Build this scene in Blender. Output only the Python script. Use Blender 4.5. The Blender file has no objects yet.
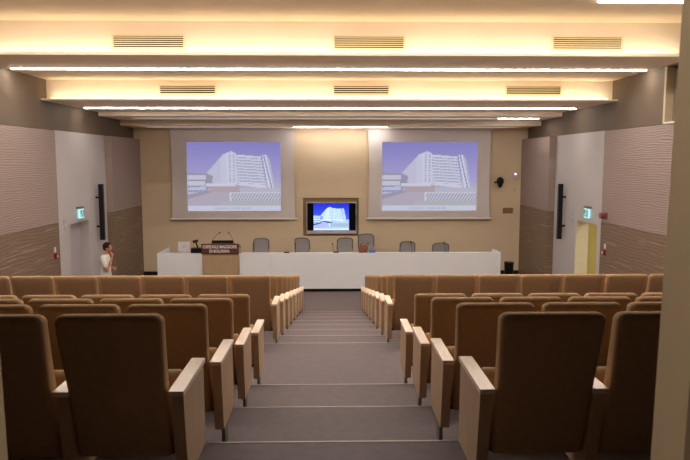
import bpy, bmesh, math, random
from mathutils import Vector, Matrix
random.seed(7)
S = bpy.context.scene
COL = S.collection
PI = math.pi
CZ = 3.808            # camera height above the stage-level floor
HW = 6.5              # half width of the hall

# ------------------------------------------------------------------ camera, world, exposure
cam_d = bpy.data.cameras.new('camera')
cam_d.sensor_width = 36.0
cam_d.lens = 655.0 / 690.0 * 36.0
cam_d.clip_start = 0.05
cam_d.dof.use_dof = True
cam_d.dof.focus_distance = 14.0
cam_d.dof.aperture_fstop = 10.0
cam = bpy.data.objects.new('camera', cam_d)
COL.objects.link(cam)
cam.location = (0, 0, CZ)
cam.rotation_euler = (math.radians(90 - 6.013), 0, -math.radians(1.131))
S.camera = cam
w = bpy.data.worlds.new('world'); S.world = w; w.use_nodes = True
w.node_tree.nodes['Background'].inputs[0].default_value = (0.9, 0.8, 0.7, 1)
w.node_tree.nodes['Background'].inputs[1].default_value = 0.003
S.view_settings.view_transform = 'Standard'
S.view_settings.look = 'None'
S.view_settings.gamma = 1.0
S.view_settings.use_curve_mapping = False
S.view_settings.exposure = 1.45

COVE_S = 3.9         # radiance of the cove lights
LED_S = 26.0          # radiance of the soffit light strips
LED_COL = (1.0, 0.945, 0.885)
COVE_COL = (1.0, 0.85, 0.60)

# ------------------------------------------------------------------ materials
def lin(c):
    return tuple(((v / 255) / 12.92 if v / 255 <= 0.04045 else ((v / 255 + 0.055) / 1.055) ** 2.4) for v in c)

def mat(name, rgb, rough=0.6, spec=0.3, metal=0.0, var=0.06, scale=8.0, bump=0.0, bscale=60.0, stretch=(1, 1, 1), rgb2=None):
    m = bpy.data.materials.new(name); m.use_nodes = True
    nt = m.node_tree; b = nt.nodes['Principled BSDF']
    b.inputs['Roughness'].default_value = rough
    b.inputs['Metallic'].default_value = metal
    b.inputs['Specular IOR Level'].default_value = spec
    c = lin(rgb)
    c2 = lin(rgb2) if rgb2 else tuple(v * (1 - var * 2) for v in c)
    tc = nt.nodes.new('ShaderNodeTexCoord'); mp = nt.nodes.new('ShaderNodeMapping')
    mp.inputs['Scale'].default_value = stretch
    nt.links.new(tc.outputs['Object'], mp.inputs['Vector'])
    n = nt.nodes.new('ShaderNodeTexNoise'); n.inputs['Scale'].default_value = scale; n.inputs['Detail'].default_value = 4
    nt.links.new(mp.outputs['Vector'], n.inputs['Vector'])
    r = nt.nodes.new('ShaderNodeValToRGB')
    r.color_ramp.elements[0].position = 0.3; r.color_ramp.elements[1].position = 0.7
    r.color_ramp.elements[0].color = (*c2, 1); r.color_ramp.elements[1].color = (*c, 1)
    nt.links.new(n.outputs['Fac'], r.inputs['Fac']); nt.links.new(r.outputs['Color'], b.inputs['Base Color'])
    if bump:
        n2 = nt.nodes.new('ShaderNodeTexNoise'); n2.inputs['Scale'].default_value = bscale
        nt.links.new(mp.outputs['Vector'], n2.inputs['Vector'])
        bp = nt.nodes.new('ShaderNodeBump'); bp.inputs['Strength'].default_value = bump; bp.inputs['Distance'].default_value = 0.01
        nt.links.new(n2.outputs['Fac'], bp.inputs['Height']); nt.links.new(bp.outputs['Normal'], b.inputs['Normal'])
    return m

def emis(name, rgb_lin, s):
    m = bpy.data.materials.new(name); m.use_nodes = True
    nt = m.node_tree; nt.nodes.remove(nt.nodes['Principled BSDF'])
    e = nt.nodes.new('ShaderNodeEmission'); e.inputs[0].default_value = (*rgb_lin, 1); e.inputs[1].default_value = s
    nt.links.new(e.outputs[0], nt.nodes['Material Output'].inputs[0])
    return m

def mat_relief(name, rgb, rgb2, streak, zscale=26.0, bump=0.5, streak_pos=0.68):
    """wavy carved wood panelling: horizontal ripples with scattered pale streaks"""
    m = mat(name, rgb, 0.55, 0.3)
    nt = m.node_tree; b = nt.nodes['Principled BSDF']
    tc = nt.nodes.new('ShaderNodeTexCoord'); mp = nt.nodes.new('ShaderNodeMapping')
    mp.inputs['Scale'].default_value = (1, 0.35, 1)
    nt.links.new(tc.outputs['Object'], mp.inputs['Vector'])
    wv = nt.nodes.new('ShaderNodeTexWave'); wv.wave_type = 'BANDS'; wv.bands_direction = 'Z'
    wv.inputs['Scale'].default_value = zscale / 10; wv.inputs['Distortion'].default_value = 7.0
    wv.inputs['Detail'].default_value = 1.5; wv.inputs['Detail Scale'].default_value = 0.7
    nt.links.new(mp.outputs['Vector'], wv.inputs['Vector'])
    mp2 = nt.nodes.new('ShaderNodeMapping'); mp2.inputs['Scale'].default_value = (1, 0.55, 9); mp2.inputs['Rotation'].default_value = (math.radians(5), 0, 0)
    nt.links.new(tc.outputs['Object'], mp2.inputs['Vector'])
    n = nt.nodes.new('ShaderNodeTexNoise'); n.inputs['Scale'].default_value = 1.6; n.inputs['Detail'].default_value = 3
    nt.links.new(mp2.outputs['Vector'], n.inputs['Vector'])
    r1 = nt.nodes.new('ShaderNodeValToRGB')
    r1.color_ramp.elements[0].color = (*lin(rgb2), 1); r1.color_ramp.elements[1].color = (*lin(rgb), 1)
    nt.links.new(wv.outputs['Fac'], r1.inputs['Fac'])
    r2 = nt.nodes.new('ShaderNodeValToRGB')
    r2.color_ramp.elements[0].position = streak_pos - 0.05; r2.color_ramp.elements[1].position = streak_pos + 0.04
    r2.color_ramp.elements[0].color = (0, 0, 0, 1); r2.color_ramp.elements[1].color = (0.7, 0.7, 0.7, 1)
    nt.links.new(n.outputs['Fac'], r2.inputs['Fac'])
    mx = nt.nodes.new('ShaderNodeMix'); mx.data_type = 'RGBA'
    nt.links.new(r2.outputs['Color'], mx.inputs['Factor']); nt.links.new(r1.outputs['Color'], mx.inputs['A'])
    mx.inputs['B'].default_value = (*lin(streak), 1)
    nt.links.new(mx.outputs['Result'], b.inputs['Base Color'])
    bp = nt.nodes.new('ShaderNodeBump'); bp.inputs['Strength'].default_value = bump; bp.inputs['Distance'].default_value = 0.03
    nt.links.new(wv.outputs['Fac'], bp.inputs['Height']); nt.links.new(bp.outputs['Normal'], b.inputs['Normal'])
    return m

M = dict(
    carpet=mat('carpet', (122, 108, 106), 0.75, 0.25, var=0.06, scale=14, bump=0.25, bscale=300),
    carpet_stage=mat('carpet_stage', (126, 108, 106), 0.6, 0.3, var=0.04, scale=10),
    nosing=mat('nosing_metal', (180, 168, 164), 0.5, 0.4, metal=0.2, var=0.03),
    ceiling=mat('ceiling_plaster', (244, 226, 200), 0.75, 0.2, var=0.02, scale=2),
    soffit=mat('soffit_plaster', (200, 180, 150), 0.7, 0.2, var=0.02, scale=2),
    wall_up=mat('wall_paint_taupe', (114, 98, 82), 0.7, 0.2, var=0.02, scale=2),
    wall_white=mat('wall_paint_white', (196, 188, 184), 0.6, 0.25, var=0.015, scale=3),
    wall_tan=mat('wall_paint_tan', (226, 202, 168), 0.6, 0.25, var=0.02, scale=1.5),
    wall_dark=mat('rear_wall_paint', (190, 168, 138), 0.7, 0.2, var=0.03, scale=3),
    panel_up=mat_relief('relief_panel_light', (166, 146, 136), (156, 136, 126), (172, 152, 142), 64, 0.20, 0.72),
    panel_lo=mat_relief('relief_panel_dark', (136, 113, 92), (124, 101, 80), (168, 144, 120), 40, 0.08, 0.64),
    fabric=mat('seat_fabric', (192, 154, 114), 0.9, 0.1, var=0.05, scale=30, bump=0.15, bscale=400),
    wood=mat('armrest_wood', (250, 222, 192), 0.28, 0.8, var=0.05, scale=5, stretch=(6, 1, 1)),
    wood_side=mat('side_panel_wood', (206, 172, 136), 0.45, 0.35, var=0.07, scale=6, stretch=(4, 4, 0.6)),
    dark_metal=mat('dark_metal', (38, 34, 32), 0.45, 0.4, metal=0.5, var=0.05),
    desk=mat('desk_white', (238, 236, 236), 0.4, 0.35, var=0.012, scale=2),
    plinth=mat('dark_plinth', (34, 28, 28), 0.6, 0.2, var=0.05),
    lectern=mat('lectern_oak', (190, 160, 124), 0.45, 0.3, var=0.09, scale=5, stretch=(9, 9, 0.5)),
    sign=mat('sign_brown', (98, 58, 44), 0.5, 0.3, var=0.04),
    letter=mat('sign_lettering', (238, 226, 220), 0.5, 0.3, var=0.0),
    black=mat('black_plastic', (18, 16, 16), 0.5, 0.35, var=0.1),
    white_pl=mat('white_plastic', (222, 214, 214), 0.4, 0.4, var=0.02),
    mesh_grey=mat('chair_mesh_grey', (172, 164, 160), 0.7, 0.2, var=0.08, scale=90),
    frame_grey=mat('chair_frame_grey', (120, 110, 102), 0.5, 0.4, var=0.05),
    screen=mat('screen_fabric', (224, 214, 208), 0.8, 0.1, var=0.01, scale=2),
    screen_bar=mat('screen_bar_white', (230, 222, 214), 0.4, 0.4, var=0.01),
    silver=mat('tv_silver', (214, 200, 210), 0.35, 0.5, metal=0.2, var=0.02),
    niche=mat('niche_olive', (168, 144, 100), 0.7, 0.2, var=0.03),
    door_grey=mat('door_leaf_grey', (190, 180, 180), 0.5, 0.3, var=0.02),
    door_cream=mat('corridor_cream', (226, 214, 182), 0.6, 0.2, var=0.02),
    door_olive=mat('door_leaf_olive', (196, 178, 110), 0.5, 0.3, var=0.03),
    vent=mat('vent_cream', (236, 214, 170), 0.5, 0.3, var=0.02),
    vent_shade=mat('vent_shadow_gap', (16, 12, 8), 0.8, 0.1, var=0.05),
    red=mat('alarm_red', (150, 26, 26), 0.45, 0.4, var=0.05),
    pinkred=mat('siren_red', (150, 84, 84), 0.45, 0.4, var=0.05),
    skin=mat('skin', (196, 132, 104), 0.55, 0.3, var=0.04, scale=20),
    hair=mat('hair', (38, 26, 22), 0.7, 0.3, var=0.1, scale=60),
    shirt=mat('shirt_white', (232, 226, 214), 0.85, 0.1, var=0.03, scale=12, bump=0.3, bscale=18),
    trousers=mat('trousers_pale', (206, 196, 200), 0.85, 0.1, var=0.03),
    shoe=mat('shoe_dark', (50, 40, 36), 0.5, 0.3),
    leather=mat('bag_leather', (150, 86, 48), 0.5, 0.4, var=0.15, scale=16),
    blue=mat('folder_blue', (110, 120, 190), 0.5, 0.3, var=0.05),
    socket=mat('socket_white', (216, 196, 160), 0.5, 0.3, var=0.01),
    brownplate=mat('plate_brown', (150, 112, 74), 0.6, 0.2, var=0.03),
    light_absorber=mat('light_absorber_dark', (42, 35, 30), 0.8, 0.1, var=0.03),  # near-black for the added sheets that swallow bounced light
    booth=mat('booth_blind', (150, 138, 110), 0.6, 0.3, var=0.04, scale=4),
    led_occluded=emis('led_strip_occluded', LED_COL, 0.4),  # lower strength stands in for strips partly hidden in their recesses
    led_soft=emis('led_strip_soft', LED_COL, LED_S * 0.6),
    led=emis('led_strip', LED_COL, LED_S),
    cove=emis('cove_strip', COVE_COL, COVE_S),
    exit=emis('exit_sign_glow', (0.55, 0.95, 0.97), 0.36),
    exit_green=mat('exit_green', (20, 140, 120), 0.5, 0.3, var=0.0),
    lamp=emis('small_lamp', (0.9, 0.8, 1.0), 0.6),
)

# ------------------------------------------------------------------ mesh helpers
def box(bm, x0, x1, y0, y1, z0, z1):
    v = [bm.verts.new(p) for p in ((x0, y0, z0), (x1, y0, z0), (x1, y1, z0), (x0, y1, z0), (x0, y0, z1), (x1, y0, z1), (x1, y1, z1), (x0, y1, z1))]
    for f in ((3, 2, 1, 0), (4, 5, 6, 7), (0, 1, 5, 4), (1, 2, 6, 5), (2, 3, 7, 6), (3, 0, 4, 7)):
        bm.faces.new([v[i] for i in f])
    return v

def bevel(bm, w, seg=2, ang=30):
    es = [e for e in bm.edges if len(e.link_faces) == 2 and e.calc_face_angle() > math.radians(ang)]
    bmesh.ops.bevel(bm, geom=es, offset=w, segments=seg, profile=0.5, affect='EDGES', clamp_overlap=True)

def tube(bm, pts, r, n=8, r1=None):
    """tube through pts, radius r to r1"""
    pts = [Vector(p) for p in pts]; rings = []
    for i, p in enumerate(pts):
        d = (pts[min(i + 1, len(pts) - 1)] - pts[max(i - 1, 0)]).normalized()
        a = d.cross(Vector((0, 0, 1)))
        if a.length < 0.05: a = d.cross(Vector((0, 1, 0)))
        a.normalize(); b = d.cross(a)
        rr = r if r1 is None else r + (r1 - r) * i / (len(pts) - 1)
        rings.append([bm.verts.new(p + (a * math.cos(t * 2 * PI / n) + b * math.sin(t * 2 * PI / n)) * rr) for t in range(n)])
    for k in range(len(rings) - 1):
        for i in range(n):
            bm.faces.new((rings[k][i], rings[k][(i + 1) % n], rings[k + 1][(i + 1) % n], rings[k + 1][i]))
    bm.faces.new(rings[0][::-1]); bm.faces.new(rings[-1])

def prism(bm, poly, x0, x1):
    """polygon of (y, z) extruded along x"""
    a = [bm.verts.new((x0, y, z)) for y, z in poly]; b = [bm.verts.new((x1, y, z)) for y, z in poly]
    bm.faces.new(a); bm.faces.new(b[::-1])
    n = len(poly)
    for i in range(n): bm.faces.new((a[(i + 1) % n], a[i], b[i], b[(i + 1) % n]))

def loft(bm, secs, n=5):
    """secs: (cx, cy, z, half width, half depth, corner radius); rounded rectangles stacked"""
    rings = []
    for cx, cy, z, hx, hy, r in secs:
        r = min(r, hx * 0.98, hy * 0.98); ring = []
        for qx, qy, a0 in ((1, 1, 0), (-1, 1, PI / 2), (-1, -1, PI), (1, -1, 1.5 * PI)):
            for k in range(n):
                a = a0 + PI / 2 * k / (n - 1)
                ring.append(bm.verts.new((cx + qx * (hx - r) + r * math.cos(a), cy + qy * (hy - r) + r * math.sin(a), z)))
        rings.append(ring)
    m = len(rings[0])
    for k in range(len(rings) - 1):
        for i in range(m): bm.faces.new((rings[k][i], rings[k][(i + 1) % m], rings[k + 1][(i + 1) % m], rings[k + 1][i]))
    bm.faces.new(rings[0][::-1]); bm.faces.new(rings[-1])

def ball(bm, c, r, sc=(1, 1, 1), u=14, v=10):
    g = bmesh.ops.create_uvsphere(bm, u_segments=u, v_segments=v, radius=r)
    for q in g['verts']: q.co = Vector((q.co.x * sc[0], q.co.y * sc[1], q.co.z * sc[2])) + Vector(c)

def obj(name, bm, m, parent=None, smooth=False, kind=None, loc=None):
    bmesh.ops.recalc_face_normals(bm, faces=bm.faces)
    me = bpy.data.meshes.new(name); bm.to_mesh(me); bm.free()
    for mm in (m if isinstance(m, (list, tuple)) else [m]): me.materials.append(mm)
    o = bpy.data.objects.new(name, me); COL.objects.link(o)
    if smooth:
        for p in me.polygons: p.use_smooth = True
        me.set_sharp_from_angle(angle=math.radians(40)) if hasattr(me, 'set_sharp_from_angle') else None
    if parent: o.parent = parent
    if kind: o['kind'] = kind
    if loc: o.location = loc
    return o

def tag(o, label, cat, group=None):
    o['label'] = label; o['category'] = cat
    if group: o['group'] = group
    return o

def thing(name, label, cat, loc=(0, 0, 0), group=None, rotz=0):
    o = bpy.data.objects.new(name, None); COL.objects.link(o)
    o.empty_display_size = 0.1
    o.location = loc; o.rotation_euler = (0, 0, rotz)
    return tag(o, label, cat, group)

def bx(name, m, x0, x1, y0, y1, z0, z1, parent=None, bev=0, kind=None):
    bm = bmesh.new(); box(bm, x0, x1, y0, y1, z0, z1)
    if bev: bevel(bm, bev, 2)
    return obj(name, bm, m, parent, smooth=bool(bev), kind=kind)

def dup(root, loc, label, group=None):
    r = root.copy(); COL.objects.link(r); r.location = loc; r['label'] = label
    if group: r['group'] = group
    for ch in list(root.children):
        c = ch.copy(); COL.objects.link(c); c.parent = r
        for g in list(ch.children):
            d = g.copy(); COL.objects.link(d); d.parent = c
    return r

# ------------------------------------------------------------------ floor: stepped auditorium
A_Z = CZ - 1.773
EDGES = [4.00, 5.07, 6.13] + [8.23 + 1.05 * i for i in range(8)]
STEP = A_Z / 11.0
def floor_z(y): return A_Z - STEP * sum(1 for e in EDGES if y > e)
bm = bmesh.new()
prof = [(-2.0, A_Z)]
z = A_Z
for e in EDGES:
    prof.append((e, z)); z -= STEP; prof.append((e, z))
prof[-1] = (prof[-1][0], 0.0)
prof += [(22.0, 0.0), (22.0, -0.2), (-2.0, -0.2)]
prism(bm, prof, -HW - 0.3, HW + 0.3)
obj('floor', bm, M['carpet'], kind='structure')
for i, e in enumerate(EDGES):
    zz = floor_z(e - 0.01)
    bm = bmesh.new(); box(bm, -0.78 if i < 3 or i > 3 else -6.4, 0.78 if i < 3 or i > 3 else 6.4, e - 0.012, e + 0.004, zz - 0.006, zz + 0.003)
    obj('stair_nosing', bm, M['nosing'], kind='structure')

# ------------------------------------------------------------------ ceiling: stepped soffits with cove ledges
L0, L1, L2, L3, L4 = CZ + 2.50, CZ + 1.84, CZ + 1.355, CZ + 1.25, CZ + 1.09
F1, F2 = 12.15, 15.3
bm = bmesh.new()
prof = [(-2.0, L0), (F1, L0), (F1, L1 + 0.05), (F1 - 0.40, L1 + 0.05), (F1 - 0.40, L1), (F2, L1), (F2, L2 + 0.04), (F2 - 0.32, L2 + 0.04), (F2 - 0.32, L2),
        (18.6, L2), (18.6, L3), (20.45, L3), (20.45, L4), (22.0, L4), (22.0, L0 + 0.3), (-2.0, L0 + 0.3)]
prism(bm, prof, -HW - 0.02, HW + 0.02)
obj('ceiling', bm, M['ceiling'], kind='structure')

def led(y, z, x0, x1, label, m='led', wd=0.10):
    t = thing('ceiling_light', label, 'light', ((x0 + x1) / 2, y, z), 'slim light strips across the ceiling')
    h = (x1 - x0) / 2
    bx('housing', M['white_pl'], -h - 0.03, h + 0.03, -wd / 2 - 0.02, wd / 2 + 0.02, -0.006, 0.0, t)
    bx('diffuser', M[m], -h, h, -wd / 2, wd / 2, -0.020 if y < 19 else -0.012, -0.006, t)
led(6.6, L0, -6.2, 6.2, 'slim light strip on the high ceiling above the cross aisle, out of view overhead', m='led_soft')
led(10.15, L0, -6.2, 4.1, 'slim light strip on the highest ceiling, just above the top edge of the photo')
led(10.5, L0, 4.2, 5.9, 'short slim light strip cut by the top right edge of the photo')
led(13.45, L1, -6.38, 6.38, 'longest slim light strip, between the two glowing cove bands', wd=0.055)
led(17.05, L2, -6.3, 6.3, 'slim light strip just beyond the lower cove band', wd=0.03)
led(19.45, L3, -5.8, 4.8, 'dim light strip on the third ceiling step, second from the stage wall', m='led_occluded', wd=0.06)
led(19.45, L3, 4.9, 6.1, 'short bright light strip at the right end of the third ceiling step', wd=0.05)
led(21.3, L4, -5.95, -1.33, 'thin light strip at the stage wall above the left projection screen', m='led_occluded', wd=0.04)
led(21.3, L4, -1.23, 1.78, 'thin light strip at the stage wall between the two projection screens', wd=0.035)
led(21.3, L4, 1.9, 5.95, 'thin light strip at the stage wall above the right projection screen', m='led_occluded', wd=0.04)

def cove(fy, lz, dz, label):
    t = thing('cove_light', label, 'light', (0, fy - 0.12, lz + dz), 'warm cove lights on the ceiling ledges')
    bx('housing', M['white_pl'], -6.36, 6.36, -0.06, 0.06, 0.0, 0.02, t)
    bx('light_strip', M['cove'], -6.34, 6.34, -0.03, 0.04, 0.02, 0.03, t)
cove(F1, L1, 0.05, 'warm glowing cove light along the upper, nearer ceiling ledge')
cove(F2, L2, 0.04, 'warm glowing cove light along the lower, farther ceiling ledge')

def vent(x0, x1, z0, z1, fy, label):
    cx, cz = (x0 + x1) / 2, (z0 + z1) / 2; hx, hz = (x1 - x0) / 2, (z1 - z0) / 2
    t = thing('air_vent', label, 'vent', (cx, fy, cz), 'air vents in the ceiling fascias')
    bx('backing', M['vent_shade'], -hx + 0.02, hx - 0.02, -0.012, -0.001, -hz + 0.02, hz - 0.02, t)  # near-black colour stands in for the shade between the louvres
    bm = bmesh.new()
    for a in ((-hx, hx, -hz, -hz + 0.03), (-hx, hx, hz - 0.03, hz), (-hx, -hx + 0.03, -hz + 0.03, hz - 0.03), (hx - 0.03, hx, -hz + 0.03, hz - 0.03)):
        box(bm, a[0], a[1], -0.03, 0.0, a[2], a[3])
    obj('frame', bm, M['vent'], t)
    bm = bmesh.new(); n = 6 if fy < 14 else 4
    for i in range(n):
        zc = -hz + 0.03 + (2 * hz - 0.06) * (i + 0.5) / n
        v = box(bm, -hx + 0.03, hx - 0.03, -0.024, -0.016, zc - 0.008, zc + 0.006)
        for q in v:
            if q.co.y < -0.02: q.co.z -= 0.006
    obj('louvre_panel', bm, M['vent'], t)
for x0, lab in ((-3.95, 'left'), (0.02, 'middle'), (4.0, 'right')):
    vent(x0, x0 + 1.31, CZ + 1.985, CZ + 2.265, F1, 'cream louvred air vent, %s one in the upper ceiling fascia' % lab)
    vent(x0, x0 + 1.31, CZ + 1.485, CZ + 1.735, F2, 'cream louvred air vent, %s one in the lower ceiling fascia' % lab)

# ------------------------------------------------------------------ side walls
JZ, TZ = CZ - 1.47, CZ + 0.72       # panel joint and panel top
def side_wall(s, nm, door, dh):
    def X(a, b): return (min(s * a, s * b), max(s * a, s * b))
    x0, x1 = X(HW + 0.03, HW + 0.3)
    d0, d1 = door
    bm = bmesh.new()
    box(bm, *X(HW + 0.03, HW + 0.3), -2.0, 15.65, -0.2, TZ)            # body behind the panels
    box(bm, *X(HW + 0.03, HW + 0.3), 19.0, 22.0, -0.2, TZ)
    if s < 0: box(bm, *X(HW, HW + 0.3), -2.0, 22.0, TZ, L0)
    else:      # booth opening in the upper band
        box(bm, *X(HW, HW + 0.3), -2.0, 10.4, TZ, L0); box(bm, *X(HW, HW + 0.3), 12.85, 22.0, TZ, L0)
        box(bm, *X(HW, HW + 0.3), 10.4, 12.85, L1 - 0.03, L0)
        box(bm, *X(HW + 0.2, HW + 0.3), 10.4, 12.85, TZ, L1 - 0.03)
    wl = obj('wall_' + nm, bm, M['wall_up'], kind='structure')
    bm = bmesh.new()
    box(bm, *X(HW, HW + 0.3), 15.65, d0, 0, TZ); box(bm, *X(HW, HW + 0.3), d1, 19.0, 0, TZ); box(bm, *X(HW, HW + 0.3), d0, d1, dh, TZ)
    obj('white_section', bm, M['wall_white'], wl)
    bx('upper_panel', M['panel_up'], *X(HW, HW + 0.028), 1.3, 15.64, JZ + 0.012, TZ - 0.01, wl)
    bx('lower_panel', M['panel_lo'], *X(HW, HW + 0.028), 1.3, 15.64, 0.0, JZ, wl)
    bx('upper_panel', M['panel_up'], *X(HW - 0.2, HW + 0.028), 19.0, 21.8, JZ + 0.012, TZ - 0.01, wl)
    bx('lower_panel', M['panel_lo'], *X(HW - 0.2, HW + 0.028), 19.0, 21.8, 0.0, JZ, wl)
    return wl
side_wall(-1, 'left', (16.28, 17.55), CZ - 1.56)
side_wall(1, 'right', (15.85, 17.3), CZ - 1.56)
# left door: recessed grey leaf
d = thing('door_1', '', 'door', (0, 0, 0)); del d['label']; del d['category']; d['kind'] = 'structure'
bx('door_leaf', M['door_grey'], -HW - 0.29, -HW - 0.24, 16.28, 17.55, 0, CZ - 1.56, d)
# right door: olive leaf standing open into a lit corridor
d = thing('door_2', '', 'door', (0, 0, 0)); del d['label']; del d['category']; d['kind'] = 'structure'
bx('door_frame', M['door_cream'], HW + 0.01, HW + 0.34, 17.25, 17.299, 0, CZ - 1.57, d)
bx('door_leaf', M['door_olive'], HW + 0.36, HW + 1.1, 17.32, 17.37, 0.01, CZ - 1.58, d)
bm = bmesh.new()
box(bm, HW + 1.9, HW + 2.0, 14.8, 19.5, 0, 3.0); box(bm, HW + 0.3, HW + 2.0, 19.4, 19.5, 0, 3.0)
box(bm, HW + 0.3, HW + 2.0, 14.7, 14.8, 0, 3.0); box(bm, HW + 0.3, HW + 2.0, 14.7, 19.5, 3.0, 3.1); box(bm, HW + 0.3, HW + 2.0, 14.7, 19.5, -0.1, 0.0)
obj('wall_corridor', bm, M['door_cream'], kind='structure')
t = thing('corridor_light', 'round ceiling lamp in the corridor behind the open right door', 'light', (HW + 0.75, 15.5, 2.995))
bm = bmesh.new(); tube(bm, [(0, 0, 0), (0, 0, -0.05)], 0.2, 24); obj('housing', bm, M['white_pl'], t)
bm = bmesh.new(); tube(bm, [(0, 0, -0.05), (0, 0, -0.08)], 0.18, 24); obj('diffuser', bm, emis('corridor_lamp', (1, 0.95, 0.82), 20), t)
# booth window high on the right wall
wn = bx('window_1', M['booth'], HW + 0.13, HW + 0.16, 10.45, 12.80, TZ + 0.06, L1 - 0.08, kind='structure')
bm = bmesh.new()
box(bm, HW - 0.02, HW + 0.2, 12.79, 12.87, TZ, L1 - 0.03); box(bm, HW - 0.02, HW + 0.2, 10.38, 10.48, TZ, L1 - 0.03)
obj('window_frame', bm, M['soffit'], wn)
bx('window_sill', M['screen_bar'], HW - 0.03, HW + 0.2, 10.48, 12.79, TZ, TZ + 0.03, wn)

# stage wall with the television niche
BY = 21.8
NX0, NX1, NZ0, NZ1 = -0.97, 0.89, CZ - 2.50, CZ - 1.22
bm = bmesh.new()
box(bm, -HW - 0.3, NX0, BY, BY + 0.3, -0.2, L0); box(bm, NX1, HW + 0.3, BY, BY + 0.3, -0.2, L0)
box(bm, NX0, NX1, BY, BY + 0.3, -0.2, NZ0); box(bm, NX0, NX1, BY, BY + 0.3, NZ1, L0)
wf = obj('wall_front', bm, M['wall_tan'], kind='structure')
bx('niche_back', M['niche'], NX0, NX1, BY + 0.12, BY + 0.15, NZ0, NZ1, wf)
bx('baseboard_front', M['plinth'], -HW + 0.2, HW - 0.2, BY - 0.03, BY, 0, 0.13, kind='structure')
# rear wall with the doorway the photo is taken through
OX = 0.668
bm = bmesh.new()
v1 = box(bm, -HW - 0.3, -OX, 1.16, 1.28, A_Z - 0.1, L0); v2 = box(bm, OX, HW + 0.3, 1.16, 1.28, A_Z - 0.1, L0)
for v in v1 + v2:
    if abs(v.co.x) < 1: v.co.x = math.copysign(0.631 if v.co.z < A_Z else 0.714, v.co.x)
box(bm, -0.74, 0.74, 1.17, 1.27, A_Z + 2.9, L0)
wr = obj('wall_rear', bm, M['wall_dark'], kind='structure')
bm = bmesh.new(); box(bm, -HW - 0.3, -0.78, 1.281, 1.30, A_Z, L0); box(bm, 0.78, HW + 0.3, 1.281, 1.30, A_Z, L0)
obj('dark_cladding', bm, M['light_absorber'], wr)  # unseen dark sheet added to cut bounce onto the near chair backs
bx('ceiling_light_absorber', M['light_absorber'], -HW, HW, 1.3, 6.4, L0 - 0.03, L0 - 0.001, kind='structure')  # unseen dark sheet added to keep overhead bounce off the near rows
t = thing('added_jamb_light', 'unseen round lamp added behind the doorway to light its jambs', 'light', (0.0, 0.72, L0))  # out-of-view lamp added to brighten the door jambs
bm = bmesh.new(); tube(bm, [(0, 0, 0), (0, 0, -0.06)], 0.16, 24); obj('housing', bm, M['white_pl'], t)
bm = bmesh.new(); tube(bm, [(0, 0, -0.06), (0, 0, -0.09)], 0.14, 24); obj('diffuser', bm, emis('added_jamb_lamp', (1, 0.88, 0.72), 100), t)

# ------------------------------------------------------------------ auditorium chairs
def chair_proto(s):
    """s = +1: armrest on the chair's right (left block), -1: on its left (right block). Origin on the floor under the backrest top."""
    t = thing('auditorium_chair', '', 'chair')
    H = 1.065; bm = bmesh.new(); secs = []
    def cy(z): return 0.055 + 0.22 * ((H - z) / 0.78) ** 1.15
    hw = 0.249
    zs = [0.30, 0.303, 0.31, 0.40, 0.5, 0.6, 0.7, 0.8, 0.9, 0.97, 1.02]
    for z in zs:
        th = 0.060 - 0.012 * (z - 0.3) / 0.78
        k = 0.012 if z == 0.30 else (0.004 if z == 0.303 else 0)
        secs.append((0, cy(z), z, hw - k - 0.016 * min(1, (H - z) / 0.4), th - k, 0.028))
    R = 0.042
    for a in (0.2, 0.45, 0.7, 0.9, 1.1, 1.3, 1.45, 1.55):
        z = H - R + R * math.sin(a); k = R * (1 - math.cos(a))
        secs.append((0, cy(z), z, hw - k * 0.85, 0.047 - k * 0.82, 0.028))
    loft(bm, secs)
    obj('backrest', bm, M['fabric'], t, smooth=True)
    # folded seat cushion standing up between the armrests
    bm = bmesh.new(); secs = []
    for z, hy in ((0.27, 0.03), (0.28, 0.045), (0.31, 0.058), (0.4, 0.064), (0.5, 0.062), (0.6, 0.056), (0.64, 0.046), (0.66, 0.030), (0.667, 0.012)):
        secs.append((s * 0.02, 0.36 + 0.10 * (z - 0.27) / 0.4, z, 0.225 - (0.064 - hy) * 0.3, hy, 0.03))
    loft(bm, secs)
    obj('seat', bm, M['fabric'], t, smooth=True)
    ax = s * 0.287
    bm = bmesh.new(); prism(bm, [(0.115, 0.655), (0.61, 0.655), (0.63, 0.19), (0.19, 0.19)], ax - 0.030, ax + 0.030); bevel(bm, 0.006, 2)
    obj('side_panel', bm, M['wood_side'], t, smooth=True)
    bm = bmesh.new(); box(bm, ax - 0.037, ax + 0.037, 0.09, 0.63, 0.655, 0.68); bevel(bm, 0.006, 2)
    obj('armrest', bm, M['wood'], t, smooth=True)
    bm = bmesh.new(); box(bm, ax - 0.012, ax + 0.012, 0.34, 0.46, 0.01, 0.20); box(bm, ax - 0.024, ax + 0.024, 0.26, 0.52, 0, 0.01)
    obj('foot', bm, M['frame_grey'], t)
    bm = bmesh.new(); tube(bm, [(-s * 0.22, 0.31, 0.29), (s * 0.264, 0.31, 0.29)], 0.018, 8)
    obj('seat_rail', bm, M['dark_metal'], t)
    return t
protos = {-1: chair_proto(1), 1: chair_proto(-1)}
used = {-1: False, 1: False}
ORD = ['aisle-end', 'second from aisle', 'third from aisle', 'fourth from aisle', 'fifth from aisle', 'sixth from aisle', 'seventh from aisle', 'eighth from aisle']
ROWS = [(2.95, 3, 'row nearest the camera'), (4.0, 4, 'second row from the camera'), (5.05, 5, 'third row from the camera'), (6.1, 6, 'fourth row, last before the cross aisle')]
RN = ['first', 'second', 'third', 'fourth', 'fifth', 'sixth', 'seventh']
for k in range(8):
    ROWS.append((8.2 + 1.05 * k, 8 if k == 0 else (7 if k == 1 else 2), 'row %s beyond the cross aisle' % RN[k] if k < 7 else 'front row nearest the desk'))
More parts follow.
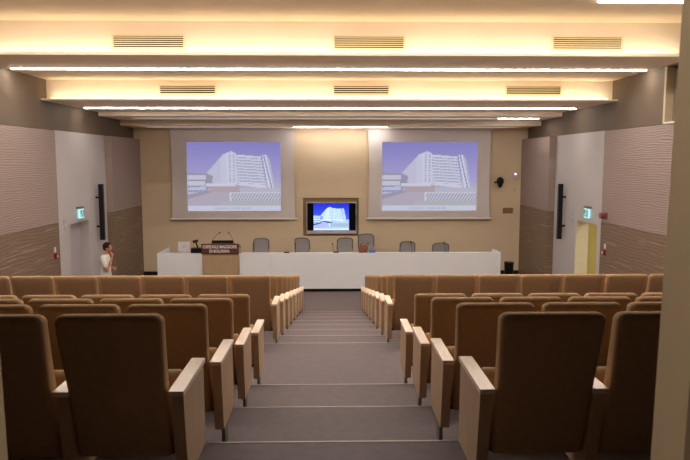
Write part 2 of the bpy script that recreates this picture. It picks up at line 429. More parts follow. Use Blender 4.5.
for ri, (y, n, rn) in enumerate(ROWS):
    for s in (-1, 1):
        for i in range(n):
            x = s * (1.035 + 0.55 * i)
            lab = 'brown auditorium chair, %s, %s block, %s' % (ORD[i], 'left' if s < 0 else 'right', rn)
            grp = 'auditorium chairs in the near rows' if ri < 4 else 'auditorium chairs beyond the cross aisle'
            loc = (x, y, floor_z(y + 0.2))
            if not used[s]:
                used[s] = True; o = protos[s]; o.location = loc; o['label'] = lab; o['group'] = grp
            else: dup(protos[s], loc, lab, grp)

# ------------------------------------------------------------------ projected picture (drawn cell by cell)
def inside(p, poly):
    x, y = p; c = False; n = len(poly); j = n - 1
    for i in range(n):
        xi, yi = poly[i]; xj, yj = poly[j]
        if (yi > y) != (yj > y) and x < (xj - xi) * (y - yi) / (yj - yi) + xi: c = not c
        j = i
    return c
def mixc(a, b, t): return tuple(a[i] + (b[i] - a[i]) * t for i in range(3))
WING = [(.20, .46), (.385, .18), (.42, .17), (.43, .62), (.29, .61)]
TOWER = [(.41, .17), (.47, .13), (.525, .16), (.535, .61), (.43, .62)]
FAC = [(.525, .18), (.79, .21), (.85, .68), (.535, .62)]
TW2 = [(.80, .18), (.845, .18), (.93, .70), (.87, .70)]
TW3 = [(.845, .18), (.885, .25), (.945, .69), (.93, .70)]
LOW = [(0, .43), (.22, .46), (.28, .5), (.25, .62), (.20, .72), (0, .79)]
def picture(u, v):
    h = math.sin(u * 231.7 + v * 917.3) * 0.5
    c = mixc((112, 106, 200), (168, 160, 222), min(1, v / .6))
    if v > .60: c = (176, 172, 196)
    if inside((u, v), WING): c = (206, 208, 236) if u > .36 else (196, 198, 228)
    if inside((u, v), TOWER):
        c = (214, 218, 244)
        if (abs(u - .455) < .008 or abs(u - .50) < .011) and (v * 26) % 1 > .45: c = (150, 154, 190)
    if inside((u, v), FAC):
        c = (216, 220, 242); vv = (v - .19 - (u - .53) * .08) / .042
        if vv > .6 and vv % 1 > .52 and vv < 9.6: c = (148, 150, 186) if (u * 48) % 1 > .3 else (190, 192, 222)
    if inside((u, v), TW2): c = (220, 224, 246) if abs((u - .80) - (v - .18) * .175 - .018) > .007 else (130, 134, 170)
    if inside((u, v), TW3): c = (176, 180, 216)
    if inside((u, v), LOW):
        c = (142, 138, 164)
        if .475 < v < .54 and u < .2: c = (204, 206, 226)
        if .57 < v < .63 and u < .19: c = (206, 208, 230)
        if .66 < v - u * -.1 < .78 and u < .2: c = (196, 200, 230) if not (.70 < v < .73 and (u * 40) % 1 > .4) else (110, 116, 180)
    if .60 < v < .645 and .20 < u < .52: c = (218, 220, 238)
    if .645 < v < .74 and .24 < u < .56: c = mixc((150, 124, 132), (190, 170, 178), abs(h) * 2)
    if .66 < v < .74 and u >= .56: c = (186, 184, 206)
    if inside((u, v), [(0, .80), (.24, .72), (.46, .73), (.42, .93), (0, .93)]): c = (178, 166, 184)
    if inside((u, v), [(0, .76), (.25, .70), (.25, .73), (0, .83)]): c = (146, 140, 160)
    if .725 < v < .86 and u > .45:
        c = (204, 204, 220) if ((u * 30 + v * 14) % 1) > .42 else (150, 150, 176)
        if v < .74 or u < .47: c = (222, 222, 236)
    if .86 < v < .925 and u > .34: c = (176, 180, 178)
    if v > .925:
        c = (210, 216, 240)
        if .95 < v < .975 and .28 < u < .68 and (u * 34) % 1 > .45: c = (176, 180, 206)
    k = 1 + h * .05
    return tuple(min(255, x * k) for x in c)

def display(name, x0, x1, z0, z1, y, parent, fn, strength, nu=120, nv=92):
    me = bpy.data.meshes.new(name); vs = []; fs = []
    for j in range(nv + 1):
        for i in range(nu + 1): vs.append((x0 + (x1 - x0) * i / nu, y, z1 + (z0 - z1) * j / nv))
    for j in range(nv):
        for i in range(nu):
            a = j * (nu + 1) + i; fs.append((a, a + nu + 1, a + nu + 2, a + 1))
    me.from_pydata(vs, [], fs)
    at = me.color_attributes.new('picture', 'FLOAT_COLOR', 'CORNER')
    buf = []
    for j in range(nv):
        for i in range(nu):
            c = lin(fn((i + .5) / nu, (j + .5) / nv)); buf += [c[0], c[1], c[2], 1.0] * 4
    at.data.foreach_set('color', buf)
    m = bpy.data.materials.new(name + '_light'); m.use_nodes = True; nt = m.node_tree
    nt.nodes.remove(nt.nodes['Principled BSDF'])
    e = nt.nodes.new('ShaderNodeEmission'); e.inputs[1].default_value = strength
    a = nt.nodes.new('ShaderNodeAttribute'); a.attribute_name = 'picture'
    nt.links.new(a.outputs['Color'], e.inputs[0]); nt.links.new(e.outputs[0], nt.nodes['Material Output'].inputs[0])
    me.materials.append(m)
    o = bpy.data.objects.new(name, me); COL.objects.link(o); o.parent = parent
    return o

def proj_screen(cx, side, ix0, ix1):
    t = thing('projection_screen', 'large pulled-down projection screen showing a white hospital building, %s of the television' % side, 'projection screen', (cx, BY - 0.12, CZ - 1.93), 'projection screens on the stage wall')
    bm = bmesh.new(); n = 16; W0, W1 = 2.05, 2.0
    zz = [0.03 + 3.05 * i / n for i in range(n + 1)]
    for k in (0, 1):
        for i in range(n + 1):
            q = i / n; hw = 2.03 - 0.03 * math.sin(q * PI); bm.verts.new((-hw, k * 0.006, zz[i])); bm.verts.new((hw, k * 0.006, zz[i]))
    bm.verts.ensure_lookup_table(); V = bm.verts; o2 = 2 * (n + 1)
    for i in range(n):
        bm.faces.new((V[2 * i], V[2 * i + 1], V[2 * i + 3], V[2 * i + 2])); bm.faces.new((V[o2 + 2 * i], V[o2 + 2 * i + 2], V[o2 + 2 * i + 3], V[o2 + 2 * i + 1]))
        bm.faces.new((V[2 * i], V[2 * i + 2], V[o2 + 2 * i + 2], V[o2 + 2 * i])); bm.faces.new((V[2 * i + 1], V[o2 + 2 * i + 1], V[o2 + 2 * i + 3], V[2 * i + 3]))
    obj('screen_fabric', bm, M['screen'], t)
    bm = bmesh.new(); tube(bm, [(-2.1, 0.0, 0.02), (2.1, 0.0, 0.02)], 0.028, 8); obj('bottom_bar', bm, M['screen_bar'], t)
    bx('case', M['screen_bar'], -2.12, 2.12, -0.05, 0.10, 3.02 - 0.06, 3.02 , t)
    display('projected_picture', ix0 - cx, ix1 - cx, 0.29, 2.55, -0.004, t, lambda u, v: mixc(picture(u, v), (196, 192, 206), 0.34), 0.32)
proj_screen(-3.25, 'left', -4.76, -1.69)
proj_screen(3.22, 'right', 1.65, 4.80)

# ------------------------------------------------------------------ television in the niche
def tv_picture(u, v):
    if u < .12 or u > .86: return (10, 9, 14)
    uu = (u - .12) / .74; c = picture(uu, v)
    s = (c[0] + c[1] + c[2]) / 3
    if v < .62 and c[2] - c[0] > 40: return (40 + 60 * v, 50 + 90 * v, 210 + 30 * v)
    if v > .6 and s < 165: return (60, 100, 130)
    return (min(255, c[0] * 1.0), min(255, c[1] * 1.12), 255)
t = thing('television', 'flat television with silver frame showing the white building, in the wall niche', 'television', (0, BY + 0.0, CZ - 2.42))
bm = bmesh.new(); box(bm, -0.85, 0.81, -0.02, 0.07, 0.0, 1.06); bevel(bm, 0.01); obj('casing', bm, M['silver'], t)
bx('screen_bezel', M['black'], -0.83, 0.79, -0.026, -0.02, 0.11, 1.03, t)
display('screen', -0.82, 0.78, 0.12, 1.02, -0.029, t, tv_picture, 0.42, 96, 60)
bx('speaker_bar', M['silver'], -0.84, 0.80, -0.034, -0.02, 0.01, 0.095, t, bev=0.006)
bx('wall_bracket', M['dark_metal'], -0.3, 0.25, 0.07, 0.12, 0.3, 0.8, t)

# ------------------------------------------------------------------ long stage desk
DY = 18.85; DH = 1.15
t = thing('stage_desk', 'long white panel desk across the stage, with side returns', 'desk', (0, DY, 0))
bx('front_panel', M['desk'], -5.06, -3.75, 0, 0.04, 0.10, DH, t, bev=0.004)
bx('front_panel', M['desk'], -2.69, -1.78, 0, 0.04, 0.10, DH, t, bev=0.004)
bx('front_panel', M['desk'], -1.772, 4.92, 0, 0.04, 0.10, DH, t, bev=0.004)
bx('end_panel', M['desk'], -5.06, -5.02, 0.045, 1.35, 0.10, DH, t, bev=0.004)
bx('end_panel', M['desk'], 4.88, 4.92, 0.045, 0.9, 0.10, DH, t, bev=0.004)
bx('plinth', M['plinth'], -5.0, 4.86, 0.10, 0.16, 0, 0.11, t)
bx('worktop', M['desk'], -5.01, 4.87, 0.05, 0.75, DH - 0.12, DH - 0.08, t)
bm = bmesh.new()
for x in (-4.9, -2.6, 0.0, 2.5, 4.7): box(bm, x, x + 0.04, 0.18, 0.7, 0, DH - 0.12)
obj('support', bm, M['desk'], t)

# lectern let into the desk
LX = -3.22
t = thing('lectern', 'oak lectern with a brown name sign, standing in the left part of the desk', 'lectern', (LX, DY - 0.10, 0))
bx('front_panel', M['lectern'], -0.52, 0.52, 0, 0.04, 0.0, 1.16, t, bev=0.005)
bx('side_panel', M['lectern'], -0.52, -0.485, 0.045, 0.55, 0.0, 1.30, t); bx('side_panel', M['lectern'], 0.485, 0.52, 0.045, 0.55, 0.0, 1.30, t)
bm = bmesh.new(); prism(bm, [(0.045, 1.44), (0.55, 1.32), (0.55, 1.29), (0.045, 1.41)], -0.52, 0.52); obj('reading_top', bm, M['lectern'], t)
sg = bx('sign_board', M['sign'], -0.54, 0.53, -0.03, 0.0, 1.145, 1.44, t, bev=0.004)
def text(body, size, x, z, wd):
    cu = bpy.data.curves.new('lettering', 'FONT'); cu.body = body; cu.size = size; cu.align_x = 'CENTER'; cu.align_y = 'CENTER'
    cu.extrude = 0.002; cu.offset = 0.003
    to = bpy.data.objects.new('tmp', cu); COL.objects.link(to)
    bpy.context.view_layer.update()
    dg = bpy.context.evaluated_depsgraph_get()
    me = bpy.data.meshes.new_from_object(to.evaluated_get(dg))
    bpy.data.objects.remove(to); me.name = 'lettering'; me.materials.clear(); me.materials.append(M['letter'])
    xs = [v.co.x for v in me.vertices]; k = wd / (max(xs) - min(xs))
    for v in me.vertices: v.co.x *= k
    o = bpy.data.objects.new('lettering', me); COL.objects.link(o); o.parent = sg
    o.location = (x, -0.033, z); o.rotation_euler = (PI / 2, 0, 0)
text('OSPEDALE MAGGIORE', 0.125, -0.01, 1.353, 0.98)
text('DI BOLOGNA', 0.115, -0.02, 1.228, 0.58)

def gooseneck(name, label, x, y, z, dx, h, cat='microphone', thick=0.006, head=0.02, group='gooseneck microphones on the stage furniture'):
    t = thing(name, label, cat, (x, y, z), group)
    bm = bmesh.new(); tube(bm, [(0, 0, 0), (0, 0, 0.018)], 0.045, 14); obj('base', bm, M['black'], t)
    bm = bmesh.new(); tube(bm, [(0, 0, 0.015), (dx * 0.15, 0, h * 0.35), (dx * 0.5, -0.0, h * 0.7), (dx, 0, h)], thick, 6); obj('stem', bm, M['black'], t, smooth=True)
    bm = bmesh.new(); ball(bm, (dx, 0, h), head, (1, 1, 1.4), 10, 8); obj('microphone_head', bm, M['black'], t, smooth=True)
gooseneck('gooseneck_microphone', 'thin black gooseneck microphone leaning right, left one above the lectern', LX - 0.32, DY + 0.25, 1.386, 0.26, 0.34)
gooseneck('gooseneck_microphone', 'thin black gooseneck microphone leaning left, right one above the lectern', LX + 0.34, DY + 0.25, 1.386, -0.14, 0.34)
t = thing('laptop', 'black laptop lying on top of the lectern', 'laptop', (LX + 0.06, DY + 0.0, 1.446))
bm = bmesh.new(); box(bm, -0.31, 0.31, 0.0, 0.30, 0.0, 0.022); bevel(bm, 0.004)
for v in bm.verts: v.co.z -= (v.co.y) * 0.237
obj('keyboard_base', bm, M['black'], t)
bx('lid', M['black'], -0.31, 0.31, -0.02, -0.005, 0.0, 0.085, t, bev=0.003)

# things on the desk, left of the lectern
WT = DH - 0.08
t = thing('monitor', 'white monitor seen from behind at the left end of the desk', 'monitor', (-4.35, DY + 0.3, WT))
bx('screen_case', M['white_pl'], -0.17, 0.17, 0.0, 0.05, 0.10, 0.37, t, bev=0.012)
bx('stand', M['white_pl'], -0.04, 0.04, -0.03, 0.0, 0.02, 0.2, t, bev=0.006)
bx('stand_base', M['white_pl'], -0.09, 0.09, -0.08, 0.08, 0.0, 0.02, t, bev=0.006)
bm = bmesh.new(); ball(bm, (0, -0.004, 0.24), 0.016, (1, .4, 1), 8, 6); obj('logo_dot', bm, M['black'], t)
t = thing('control_box', 'flat black control box on the desk between monitor and lectern', 'equipment', (-3.97, DY + 0.3, WT))
bx('case', M['black'], -0.18, 0.17, 0.0, 0.25, 0.0, 0.185, t, bev=0.008)
bx('front_trim', M['dark_metal'], -0.17, 0.15, -0.006, 0.0, 0.02, 0.17, t)
t = thing('desk_lamp', 'short black reading lamp leaning left beside the lectern', 'lamp', (-3.88, DY + 0.12, WT))
bm = bmesh.new(); tube(bm, [(0, 0, 0), (0, 0, 0.02)], 0.06, 14); obj('base', bm, M['black'], t)
bm = bmesh.new(); tube(bm, [(0.0, 0, 0.02), (-0.03, 0, 0.25), (-0.08, 0, 0.40)], 0.022, 8); obj('arm', bm, M['black'], t)
bm = bmesh.new(); tube(bm, [(-0.02, 0, 0.44), (-0.16, 0, 0.40)], 0.035, 10, 0.045); obj('lamp_head', bm, M['black'], t)

# gooseneck mics in front of the desk chairs
for x, dx, h, lab in ((-2.32, 0.02, 0.33, 'in front of the leftmost grey desk chair'), (-1.07, -0.01, 0.33, 'in front of the second grey desk chair'),
                      (0.04, -0.03, 0.32, 'below the television, left of the third grey chair'), (1.02, 0.03, 0.33, 'beside the brown bag on the desk'),
                      (2.36, -0.05, 0.36, 'in front of the fifth grey desk chair'), (3.33, -0.04, 0.36, 'in front of the rightmost grey desk chair')):
    gooseneck('gooseneck_microphone', 'thin black desk microphone ' + lab, x, DY + 0.2, WT, dx, h)
for x, lab in ((-1.33, 'left of the second grey chair'), (0.11, 'left of the third grey chair')):
    t = thing('microphone_console', 'small black microphone console on the desk, ' + lab, 'equipment', (x, DY + 0.08, WT), 'microphone consoles on the desk')
    bx('case', M['black'], -0.08, 0.08, 0, 0.10, 0, 0.10, t, bev=0.01)
    bx('button_panel', M['dark_metal'], -0.05, 0.05, 0.01, 0.09, 0.10, 0.105, t)
t = thing('handbag', 'rounded brown leather bag on the desk before the fourth grey chair', 'bag', (0.915, DY + 0.33, WT))
bm = bmesh.new(); loft(bm, [(0, 0, 0, 0.10, 0.06, 0.05), (0, 0, 0.02, 0.12, 0.075, 0.06), (0, 0, 0.15, 0.125, 0.08, 0.07), (0, 0, 0.24, 0.11, 0.06, 0.06), (0, 0, 0.28, 0.07, 0.03, 0.03)]); obj('bag_body', bm, M['leather'], t, smooth=True)
bm = bmesh.new(); tube(bm, [(-0.08, -0.03, 0.24), (-0.07, -0.03, 0.31), (0, -0.03, 0.345), (0.07, -0.03, 0.31), (0.08, -0.03, 0.24)], 0.009, 8); obj('handle', bm, M['leather'], t, smooth=True)
t = bx('folder', M['blue'], 1.09, 1.27, DY + 0.2, DY + 0.32, WT, WT + 0.14); tag(t, 'small blue folder standing beside the brown bag on the desk', 'folder')

# grey mesh office chairs behind the desk
def office_chair(x, y, h, wd, label, tilt=0.0):
    t = thing('office_chair', label, 'chair', (x, y, 0), 'grey mesh chairs behind the desk')
    t.rotation_euler = (0, 0, tilt)
    hw = wd / 2
    bm = bmesh.new(); b0 = h - 0.62
    loft(bm, [(0, 0.02 + 0.05 * math.sin(q * 3), b0 + q * 0.60, hw - 0.03 - 0.02 * abs(q - .5), 0.008, 0.006) for q in [i / 8 for i in range(9)]])
    obj('backrest', bm, M['mesh_grey'], t, smooth=True)
    bm = bmesh.new()
    pts = [(-hw + 0.04, 0.02, b0), (-hw + 0.015, 0.07, b0 + 0.3), (-hw + 0.02, 0.03, h - 0.07), (-hw + 0.07, 0.02, h - 0.02), (0, 0.02, h), (hw - 0.07, 0.02, h - 0.02), (hw - 0.02, 0.03, h - 0.07), (hw - 0.015, 0.07, b0 + 0.3), (hw - 0.04, 0.02, b0)]
    tube(bm, pts, 0.018, 8); tube(bm, [(-hw + 0.04, 0.02, b0), (hw - 0.04, 0.02, b0)], 0.018, 8)
    tube(bm, [(0, 0.02, b0), (0, 0.06, 0.50), (0, -0.1, 0.44)], 0.025, 8)
    obj('back_frame', bm, M['frame_grey'], t, smooth=True)
    bm = bmesh.new(); loft(bm, [(0, -0.28, 0.44, 0.22, 0.22, 0.06), (0, -0.28, 0.46, 0.245, 0.24, 0.07), (0, -0.28, 0.50, 0.24, 0.235, 0.07), (0, -0.28, 0.515, 0.2, 0.2, 0.06)]); obj('seat', bm, M['mesh_grey'], t, smooth=True)
    bm = bmesh.new(); tube(bm, [(0, -0.25, 0.44), (0, -0.25, 0.09)], 0.028, 10)
    obj('pedestal', bm, M['dark_metal'], t)
    bm = bmesh.new()
    for k in range(5):
        a = k * 2 * PI / 5; tube(bm, [(0, -0.25, 0.10), (0.28 * math.cos(a), -0.25 + 0.28 * math.sin(a), 0.07)], 0.02, 6, 0.014)
    obj('star_base', bm, M['dark_metal'], t)
    for k in range(5):
        a = k * 2 * PI / 5; bm = bmesh.new(); cx, cyy = 0.28 * math.cos(a), -0.25 + 0.28 * math.sin(a)
        tube(bm, [(cx - 0.02, cyy, 0.03), (cx + 0.02, cyy, 0.03)], 0.03, 10); obj('caster', bm, M['black'], t)
    return t
def px(p, y): return (p - 332) / 655.0 * y * 1.003
OC = [(261, 20.4, 1.40, 0.50, 'leftmost of six behind the desk', 0.1), (301.5, 20.4, 1.41, 0.50, 'second from left behind the desk', -0.2),
      (345, 20.4, 1.41, 0.52, 'third from left, under the television', 0.1), (366, 20.7, 1.50, 0.53, 'tallest one, behind the brown bag', -0.1),
      (408, 20.4, 1.29, 0.50, 'fifth from left, low behind the desk', 0.0), (441.5, 20.4, 1.24, 0.54, 'rightmost and lowest behind the desk', 0.0)]
for p, y, h, wd, lab, tl in OC: office_chair(px(p, y), y, h, wd, 'grey mesh office chair, ' + lab, tl)

# waste bin on the floor right of the desk
t = thing('waste_bin', 'round black waste bin on the floor right of the desk', 'bin', (5.65, 20.6, 0))
bm = bmesh.new(); tube(bm, [(0, 0, 0), (0, 0, 0.58)], 0.125, 20, 0.15); obj('bin_body', bm, M['black'], t, smooth=True)
bm = bmesh.new(); tube(bm, [(0, 0, 0.58), (0, 0, 0.60)], 0.158, 20); obj('rim', bm, M['dark_metal'], t)

# ------------------------------------------------------------------ wall-mounted things
for s, y, lab in ((-1, 18.15, 'left'), (1, 18.1, 'right')):
    t = thing('column_speaker', 'tall slim black column speaker on the white %s wall section' % lab, 'speaker', (s * (HW - 0.15), y, CZ - 2.17), 'column speakers on the side walls')
    bx('cabinet', M['black'], -0.06, 0.06, -0.05, 0.05, 0.0, 1.54, t, bev=0.01)
    bx('grille', M['plinth'], -0.05, 0.05, -0.056, -0.05, 0.03, 1.51, t)
    for zb in (0.35, 1.15):
        bx('wall_bracket', M['dark_metal'], *sorted((s * 0.06, s * 0.15)), -0.03, 0.03, zb, zb + 0.05, t)
for s, y, zc, lab in ((-1, 16.86, CZ - 1.325, 'left'), (1, 16.35, CZ - 1.30, 'right')):
    t = thing('exit_sign', 'glowing green and white exit sign above the %s side door' % lab, 'exit sign', (s * (HW - 0.0), y, zc), 'exit signs above the doors')
    a, b = sorted((s * -0.10, s * -0.04))
    bx('mounting_box', M['frame_grey'], *sorted((0.0, s * -0.10)), -0.13, 0.13, 0.11, 0.16, t)
    bx('light_panel', M['exit'], a, b, -0.13, 0.13, -0.13, 0.11, t)
    face = s * -0.103
    bm = bmesh.new(); X0, X1 = sorted((face, face + s * 0.003))
    m_ = -s
    def gb(y0, y1, z0, z1): box(bm, X0, X1, min(m_ * y0, m_ * y1), max(m_ * y0, m_ * y1), z0, z1)
    gb(-0.11, -0.03, -0.02, 0.08); gb(-0.09, -0.06, -0.10, -0.02); gb(0.02, 0.05, -0.10, 0.08); gb(0.08, 0.12, -0.10, 0.08); gb(-0.03, 0.02, -0.09, -0.06)
    obj('pictogram', bm, M['exit_green'], t)
for s, y, z, lab in ((-1, 15.35, CZ - 2.2, 'left'), (1, 15.35, CZ - 2.15, 'right')):
    t = thing('fire_alarm_button', 'small red fire alarm button with white sign on the %s wood panelling' % lab, 'fire alarm', (s * HW, y, z), 'fire alarm buttons on the side walls')
    bx('button_box', M['red'], *sorted((0.0, -s * 0.06)), -0.055, 0.055, -0.075, 0.04, t, bev=0.006)
    bx('glass', M['white_pl'], *sorted((-s * 0.06, -s * 0.064)), -0.035, 0.035, -0.05, 0.01, t)
    bx('sign_plate', M['white_pl'], *sorted((0.0, -s * 0.01)), -0.05, 0.05, 0.07, 0.19, t)
t = thing('alarm_siren', 'reddish alarm siren on the right panelling beside the white section', 'siren', (HW, 15.38, CZ - 1.29))
bx('base', M['pinkred'], -0.05, 0.0, -0.1, 0.1, -0.07, 0.07, t, bev=0.008)
bm = bmesh.new(); tube(bm, [(-0.05, 0, 0), (-0.14, 0, 0)], 0.06, 16, 0.075); obj('horn', bm, M['pinkred'], t)
for s, y, z, nm in ((-1, 15.98, CZ - 1.55, 'left'), (1, 17.5, CZ - 1.5, 'right')):
    t = thing('wall_switch', 'small grey switch plate beside the %s door' % nm, 'switch', (s * HW, y, z), 'switch plates on the side walls')
    bx('plate', M['door_grey'], *sorted((0.0, -s * 0.015)), -0.06, 0.06, -0.13, 0.13, t)
    bx('rocker', M['white_pl'], *sorted((-s * 0.015, -s * 0.022)), -0.03, 0.03, -0.04, 0.04, t)
# stage wall fittings
t = thing('wall_camera', 'black dome-headed camera on a bracket on the stage wall right', 'camera', (5.56, BY, CZ - 0.69))
bm = bmesh.new(); tube(bm, [(0, 0, 0), (0, -0.12, 0), (0, -0.15, 0.0)], 0.025, 8); obj('bracket', bm, M['dark_metal'], t)
bm = bmesh.new(); ball(bm, (0, -0.2, 0.03), 0.12, (1, 1, 1.15)); obj('camera_head', bm, M['black'], t, smooth=True)
bm = bmesh.new(); tube(bm, [(0, -0.2, -0.06), (0, -0.2, -0.18)], 0.09, 14, 0.05); obj('camera_base', bm, M['black'], t, smooth=True)
bm = bmesh.new(); tube(bm, [(-0.08, -0.22, 0.0), (-0.19, -0.26, -0.01)], 0.02, 8, 0.035); obj('lens', bm, M['black'], t)
t = thing('wall_spotlight', 'small bright white lamp near the right corner of the stage wall', 'light', (6.08, BY, CZ - 0.45))
bm = bmesh.new(); tube(bm, [(0, 0, 0), (0, -0.06, 0)], 0.10, 16); obj('housing', bm, M['white_pl'], t)
bm = bmesh.new(); tube(bm, [(0.02, -0.06, 0.02), (0.02, -0.075, 0.02)], 0.035, 12); obj('bulb', bm, M['lamp'], t)
t = bx('thermostat', M['socket'], 6.06, 6.14, BY - 0.02, BY, CZ - 1.02, CZ - 0.88); tag(t, 'tiny pale thermostat under the bright lamp on the stage wall', 'thermostat')
t = bx('wall_plate', M['brownplate'], 5.72, 6.06, BY - 0.015, BY, CZ - 1.74, CZ - 1.56); tag(t, 'flat brown plate low on the stage wall near the right screen', 'plate')
for x, lab in ((-6.05, 'left'), (-5.92, 'middle'), (-5.79, 'right')):
    t = thing('wall_socket', 'small pale socket on the stage wall left of the screens, %s of three' % lab, 'socket', (x, BY, CZ - 0.66), 'small sockets on the stage wall')
    bx('plate', M['socket'], -0.05, 0.05, -0.012, 0, -0.035, 0.035, t); bx('insert', M['white_pl'], -0.025, 0.025, -0.016, -0.012, -0.02, 0.02, t)

# ------------------------------------------------------------------ standing man
def skin_mesh(name, verts, edges, radii, m, parent, sub=2, root=0):
    me = bpy.data.meshes.new(name); me.from_pydata(verts, edges, [])
    o = bpy.data.objects.new(name, me); COL.objects.link(o)
    md = o.modifiers.new('skin', 'SKIN'); md.use_smooth_shade = True
    for i, r in enumerate(radii):
        sv = me.skin_vertices[0].data[i]; sv.radius = r if isinstance(r, tuple) else (r, r); sv.use_root = (i == root)
    sb = o.modifiers.new('sub', 'SUBSURF'); sb.levels = sub; sb.render_levels = sub
    bpy.context.view_layer.update()
    dg = bpy.context.evaluated_depsgraph_get()
    me2 = bpy.data.meshes.new_from_object(o.evaluated_get(dg)); bpy.data.objects.remove(o)
    me2.materials.clear(); me2.materials.append(m); me2.name = name
    for p in me2.polygons: p.use_smooth = True
    r = bpy.data.objects.new(name, me2); COL.objects.link(r); r.parent = parent
    return r
def blob_mesh(name, chains, m, parent, voxel=0.014, it=6, extra=()):
    """one continuous surface: ellipsoids strung along the chains, fused by a voxel remesh"""
    bm = bmesh.new()
    for ch in chains:
        for a, b in zip(ch[:-1], ch[1:]):
            pa, ra = Vector(a[:3]), a[3:]; pb, rb = Vector(b[:3]), b[3:]
            n = max(2, int((pb - pa).length / 0.03))
            for k in range(n + 1):
                q = k / n; r = [ra[t] + (rb[t] - ra[t]) * q for t in range(3)]
                ball(bm, pa.lerp(pb, q), 1.0, r, 12, 8)
    for c, r in extra: ball(bm, c, 1.0, r, 14, 10)
    me = bpy.data.meshes.new(name); bm.to_mesh(me); bm.free()
    o = bpy.data.objects.new(name, me); COL.objects.link(o)
    md = o.modifiers.new('r', 'REMESH'); md.mode = 'VOXEL'; md.voxel_size = voxel
    sm = o.modifiers.new('s', 'SMOOTH'); sm.iterations = it; sm.factor = 0.5
    bpy.context.view_layer.update()
    dg = bpy.context.evaluated_depsgraph_get()
    me2 = bpy.data.meshes.new_from_object(o.evaluated_get(dg)); bpy.data.objects.remove(o)
    me2.materials.clear(); me2.materials.append(m); me2.name = name
    for p in me2.polygons: p.use_smooth = True
    r = bpy.data.objects.new(name, me2); COL.objects.link(r); r.parent = parent
    return r
# local frame: faces +X, Z up, feet at z = 0
man = thing('person', 'man in a white t-shirt standing by the left wall, hand at his chin', 'person', (-5.65, 16.3, 0))
def P(x, y, z, r, ry=None, rz=None): return (x, y, z, r, ry if ry else r, rz if rz else r)
torso = [P(0, 0, .93, .085, .115, .07), P(-.01, 0, 1.10, .09, .12, .08), P(-.02, 0, 1.30, .115, .155, .08), P(-.02, 0, 1.42, .095, .15, .06), P(-.01, 0, 1.485, .065, .10, .045), P(0.015, 0, 1.53, .052), P(0.045, 0, 1.58, .050)]
legL = [P(0, .095, .90, .085), P(.015, .105, .50, .058), P(-.03, .115, .38, .056), P(-.03, .12, .09, .038), P(.10, .13, .04, .035, .04, .03)]
legR = [P(0, -.095, .90, .085), P(.025, -.105, .50, .058), P(-.02, -.115, .38, .056), P(-.02, -.12, .09, .038), P(.11, -.13, .04, .035, .04, .03)]
armL = [P(-.02, .175, 1.425, .052), P(.02, .235, 1.13, .040), P(.13, .15, 1.115, .037), P(.215, .045, 1.12, .026)]
armR = [P(-.02, -.175, 1.425, .052), P(.10, -.225, 1.13, .040), P(.16, -.15, 1.28, .035), P(.185, -.09, 1.435, .025)]
body = blob_mesh('body', [torso, legL, legR, armL, armR], M['skin'], man, 0.011, 4,
    [((.06, 0, 1.675), (.098, .078, .105)), ((.085, 0, 1.615), (.068, .055, .055)), ((.125, 0, 1.60), (.028, .028, .022)),
     ((.162, 0, 1.655), (.016, .012, .022)), ((.150, 0, 1.69), (.012, .012, .02)), ((.146, 0, 1.622), (.014, .026, .008)),
     ((.045, .080, 1.655), (.016, .010, .030)), ((.045, -.080, 1.655), (.016, .010, .030))])
for q in (-1, 1):
    bm = bmesh.new(); ball(bm, (0.140, q * 0.032, 1.682), 0.011, (.8, 1.2, .8), 8, 6); obj('eye', bm, M['hair'], man, smooth=True)
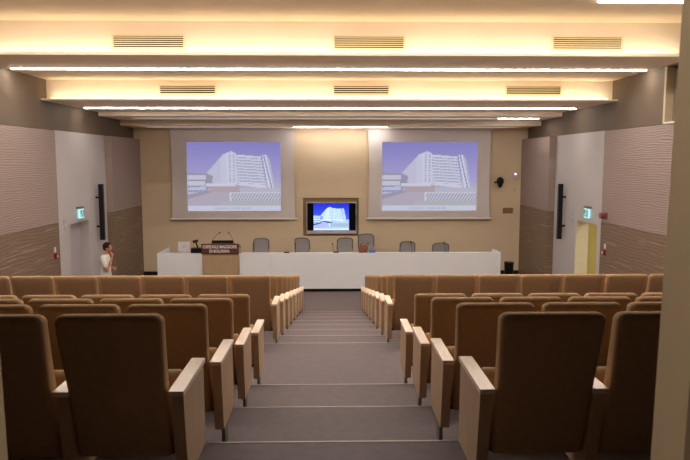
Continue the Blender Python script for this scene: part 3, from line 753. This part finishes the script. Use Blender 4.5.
# hands with fingers
def hand(name, c, d, n_, up, curl):
    c = Vector(c); d = Vector(d).normalized(); up = Vector(up).normalized(); sd = d.cross(up).normalized()
    vs = [c, c + d * .05]; es = [(0, 1)]; rs = [(.024, .02), (.034, .018)]
    for k, ln in enumerate((.068, .078, .072, .056)):
        b = c + d * .065 + sd * (-.027 + .018 * k)
        i = len(vs)
        vs += [b, b + (d * math.cos(curl) + up * math.sin(curl)) * ln * .5, b + (d * math.cos(curl) + up * math.sin(curl)) * ln * .5 + (d * math.cos(curl * 2.4) + up * math.sin(curl * 2.4)) * ln * .5]
        es += [(1, i), (i, i + 1), (i + 1, i + 2)]; rs += [.0095, .009, .0075]
    i = len(vs); b = c + d * .02 - sd * .028
    vs += [b, b - sd * .025 + d * .03, b - sd * .03 + d * .06 + up * .01]; es += [(0, i), (i, i + 1), (i + 1, i + 2)]; rs += [.012, .0105, .009]
    return skin_mesh(name, [tuple(v) for v in vs], es, rs, M['skin'], man, 1)
hand('hand', (.185, -.085, 1.445), (-.1, .25, 1), 0, (-.9, .4, .1), .5)
hand('hand', (.225, .05, 1.12), (.25, -1, .15), 0, (-1, -.2, 0), .35)
# t-shirt and trousers
shirt = [P(0, 0, .91, .140, .178, .05), P(-.01, 0, 1.08, .125, .158, .06), P(-.02, 0, 1.31, .138, .175, .07), P(-.02, 0, 1.42, .115, .17, .06), P(-.012, 0, 1.475, .080, .112, .045)]
slL = [P(-.02, .165, 1.42, .070), P(.005, .222, 1.23, .068)]
slR = [P(-.02, -.165, 1.42, .070), P(.06, -.212, 1.23, .068)]
blob_mesh('t_shirt', [shirt, slL, slR], M['shirt'], man, 0.014, 6)
blob_mesh('trousers', [[P(0, 0, .96, .128, .165, .07), P(0, 0, .86, .128, .16, .07)], [P(0, .09, .86, .105), P(.015, .105, .50, .080), P(-.03, .118, .10, .068)], [P(0, -.09, .86, .105), P(.025, -.105, .50, .080), P(-.02, -.118, .10, .068)]], M['trousers'], man, 0.014, 6)
for q in (-1, 1):
    bm = bmesh.new(); loft(bm, [(.06, q * .125, 0, .14, .048, .045), (.06, q * .125, .03, .145, .052, .05), (.03, q * .125, .08, .10, .045, .04), (-.01, q * .125, .11, .055, .042, .04)]); obj('shoe', bm, M['shoe'], man, smooth=True)
bm = bmesh.new()
ball(bm, (0.045, 0, 1.70), 0.108, (1.02, .86, .98), 20, 14)
for v in list(bm.verts):
    if v.co.x > 0.115 and v.co.z < 1.745: v.co.x = 0.115 - (v.co.x - 0.115) * .3
    if v.co.z < 1.66 and v.co.x > 0.03: v.co.z = 1.66
ball(bm, (0.0, 0, 1.655), 0.075, (.8, .95, 1.05), 14, 10)
obj('hair', bm, M['hair'], man, smooth=True)
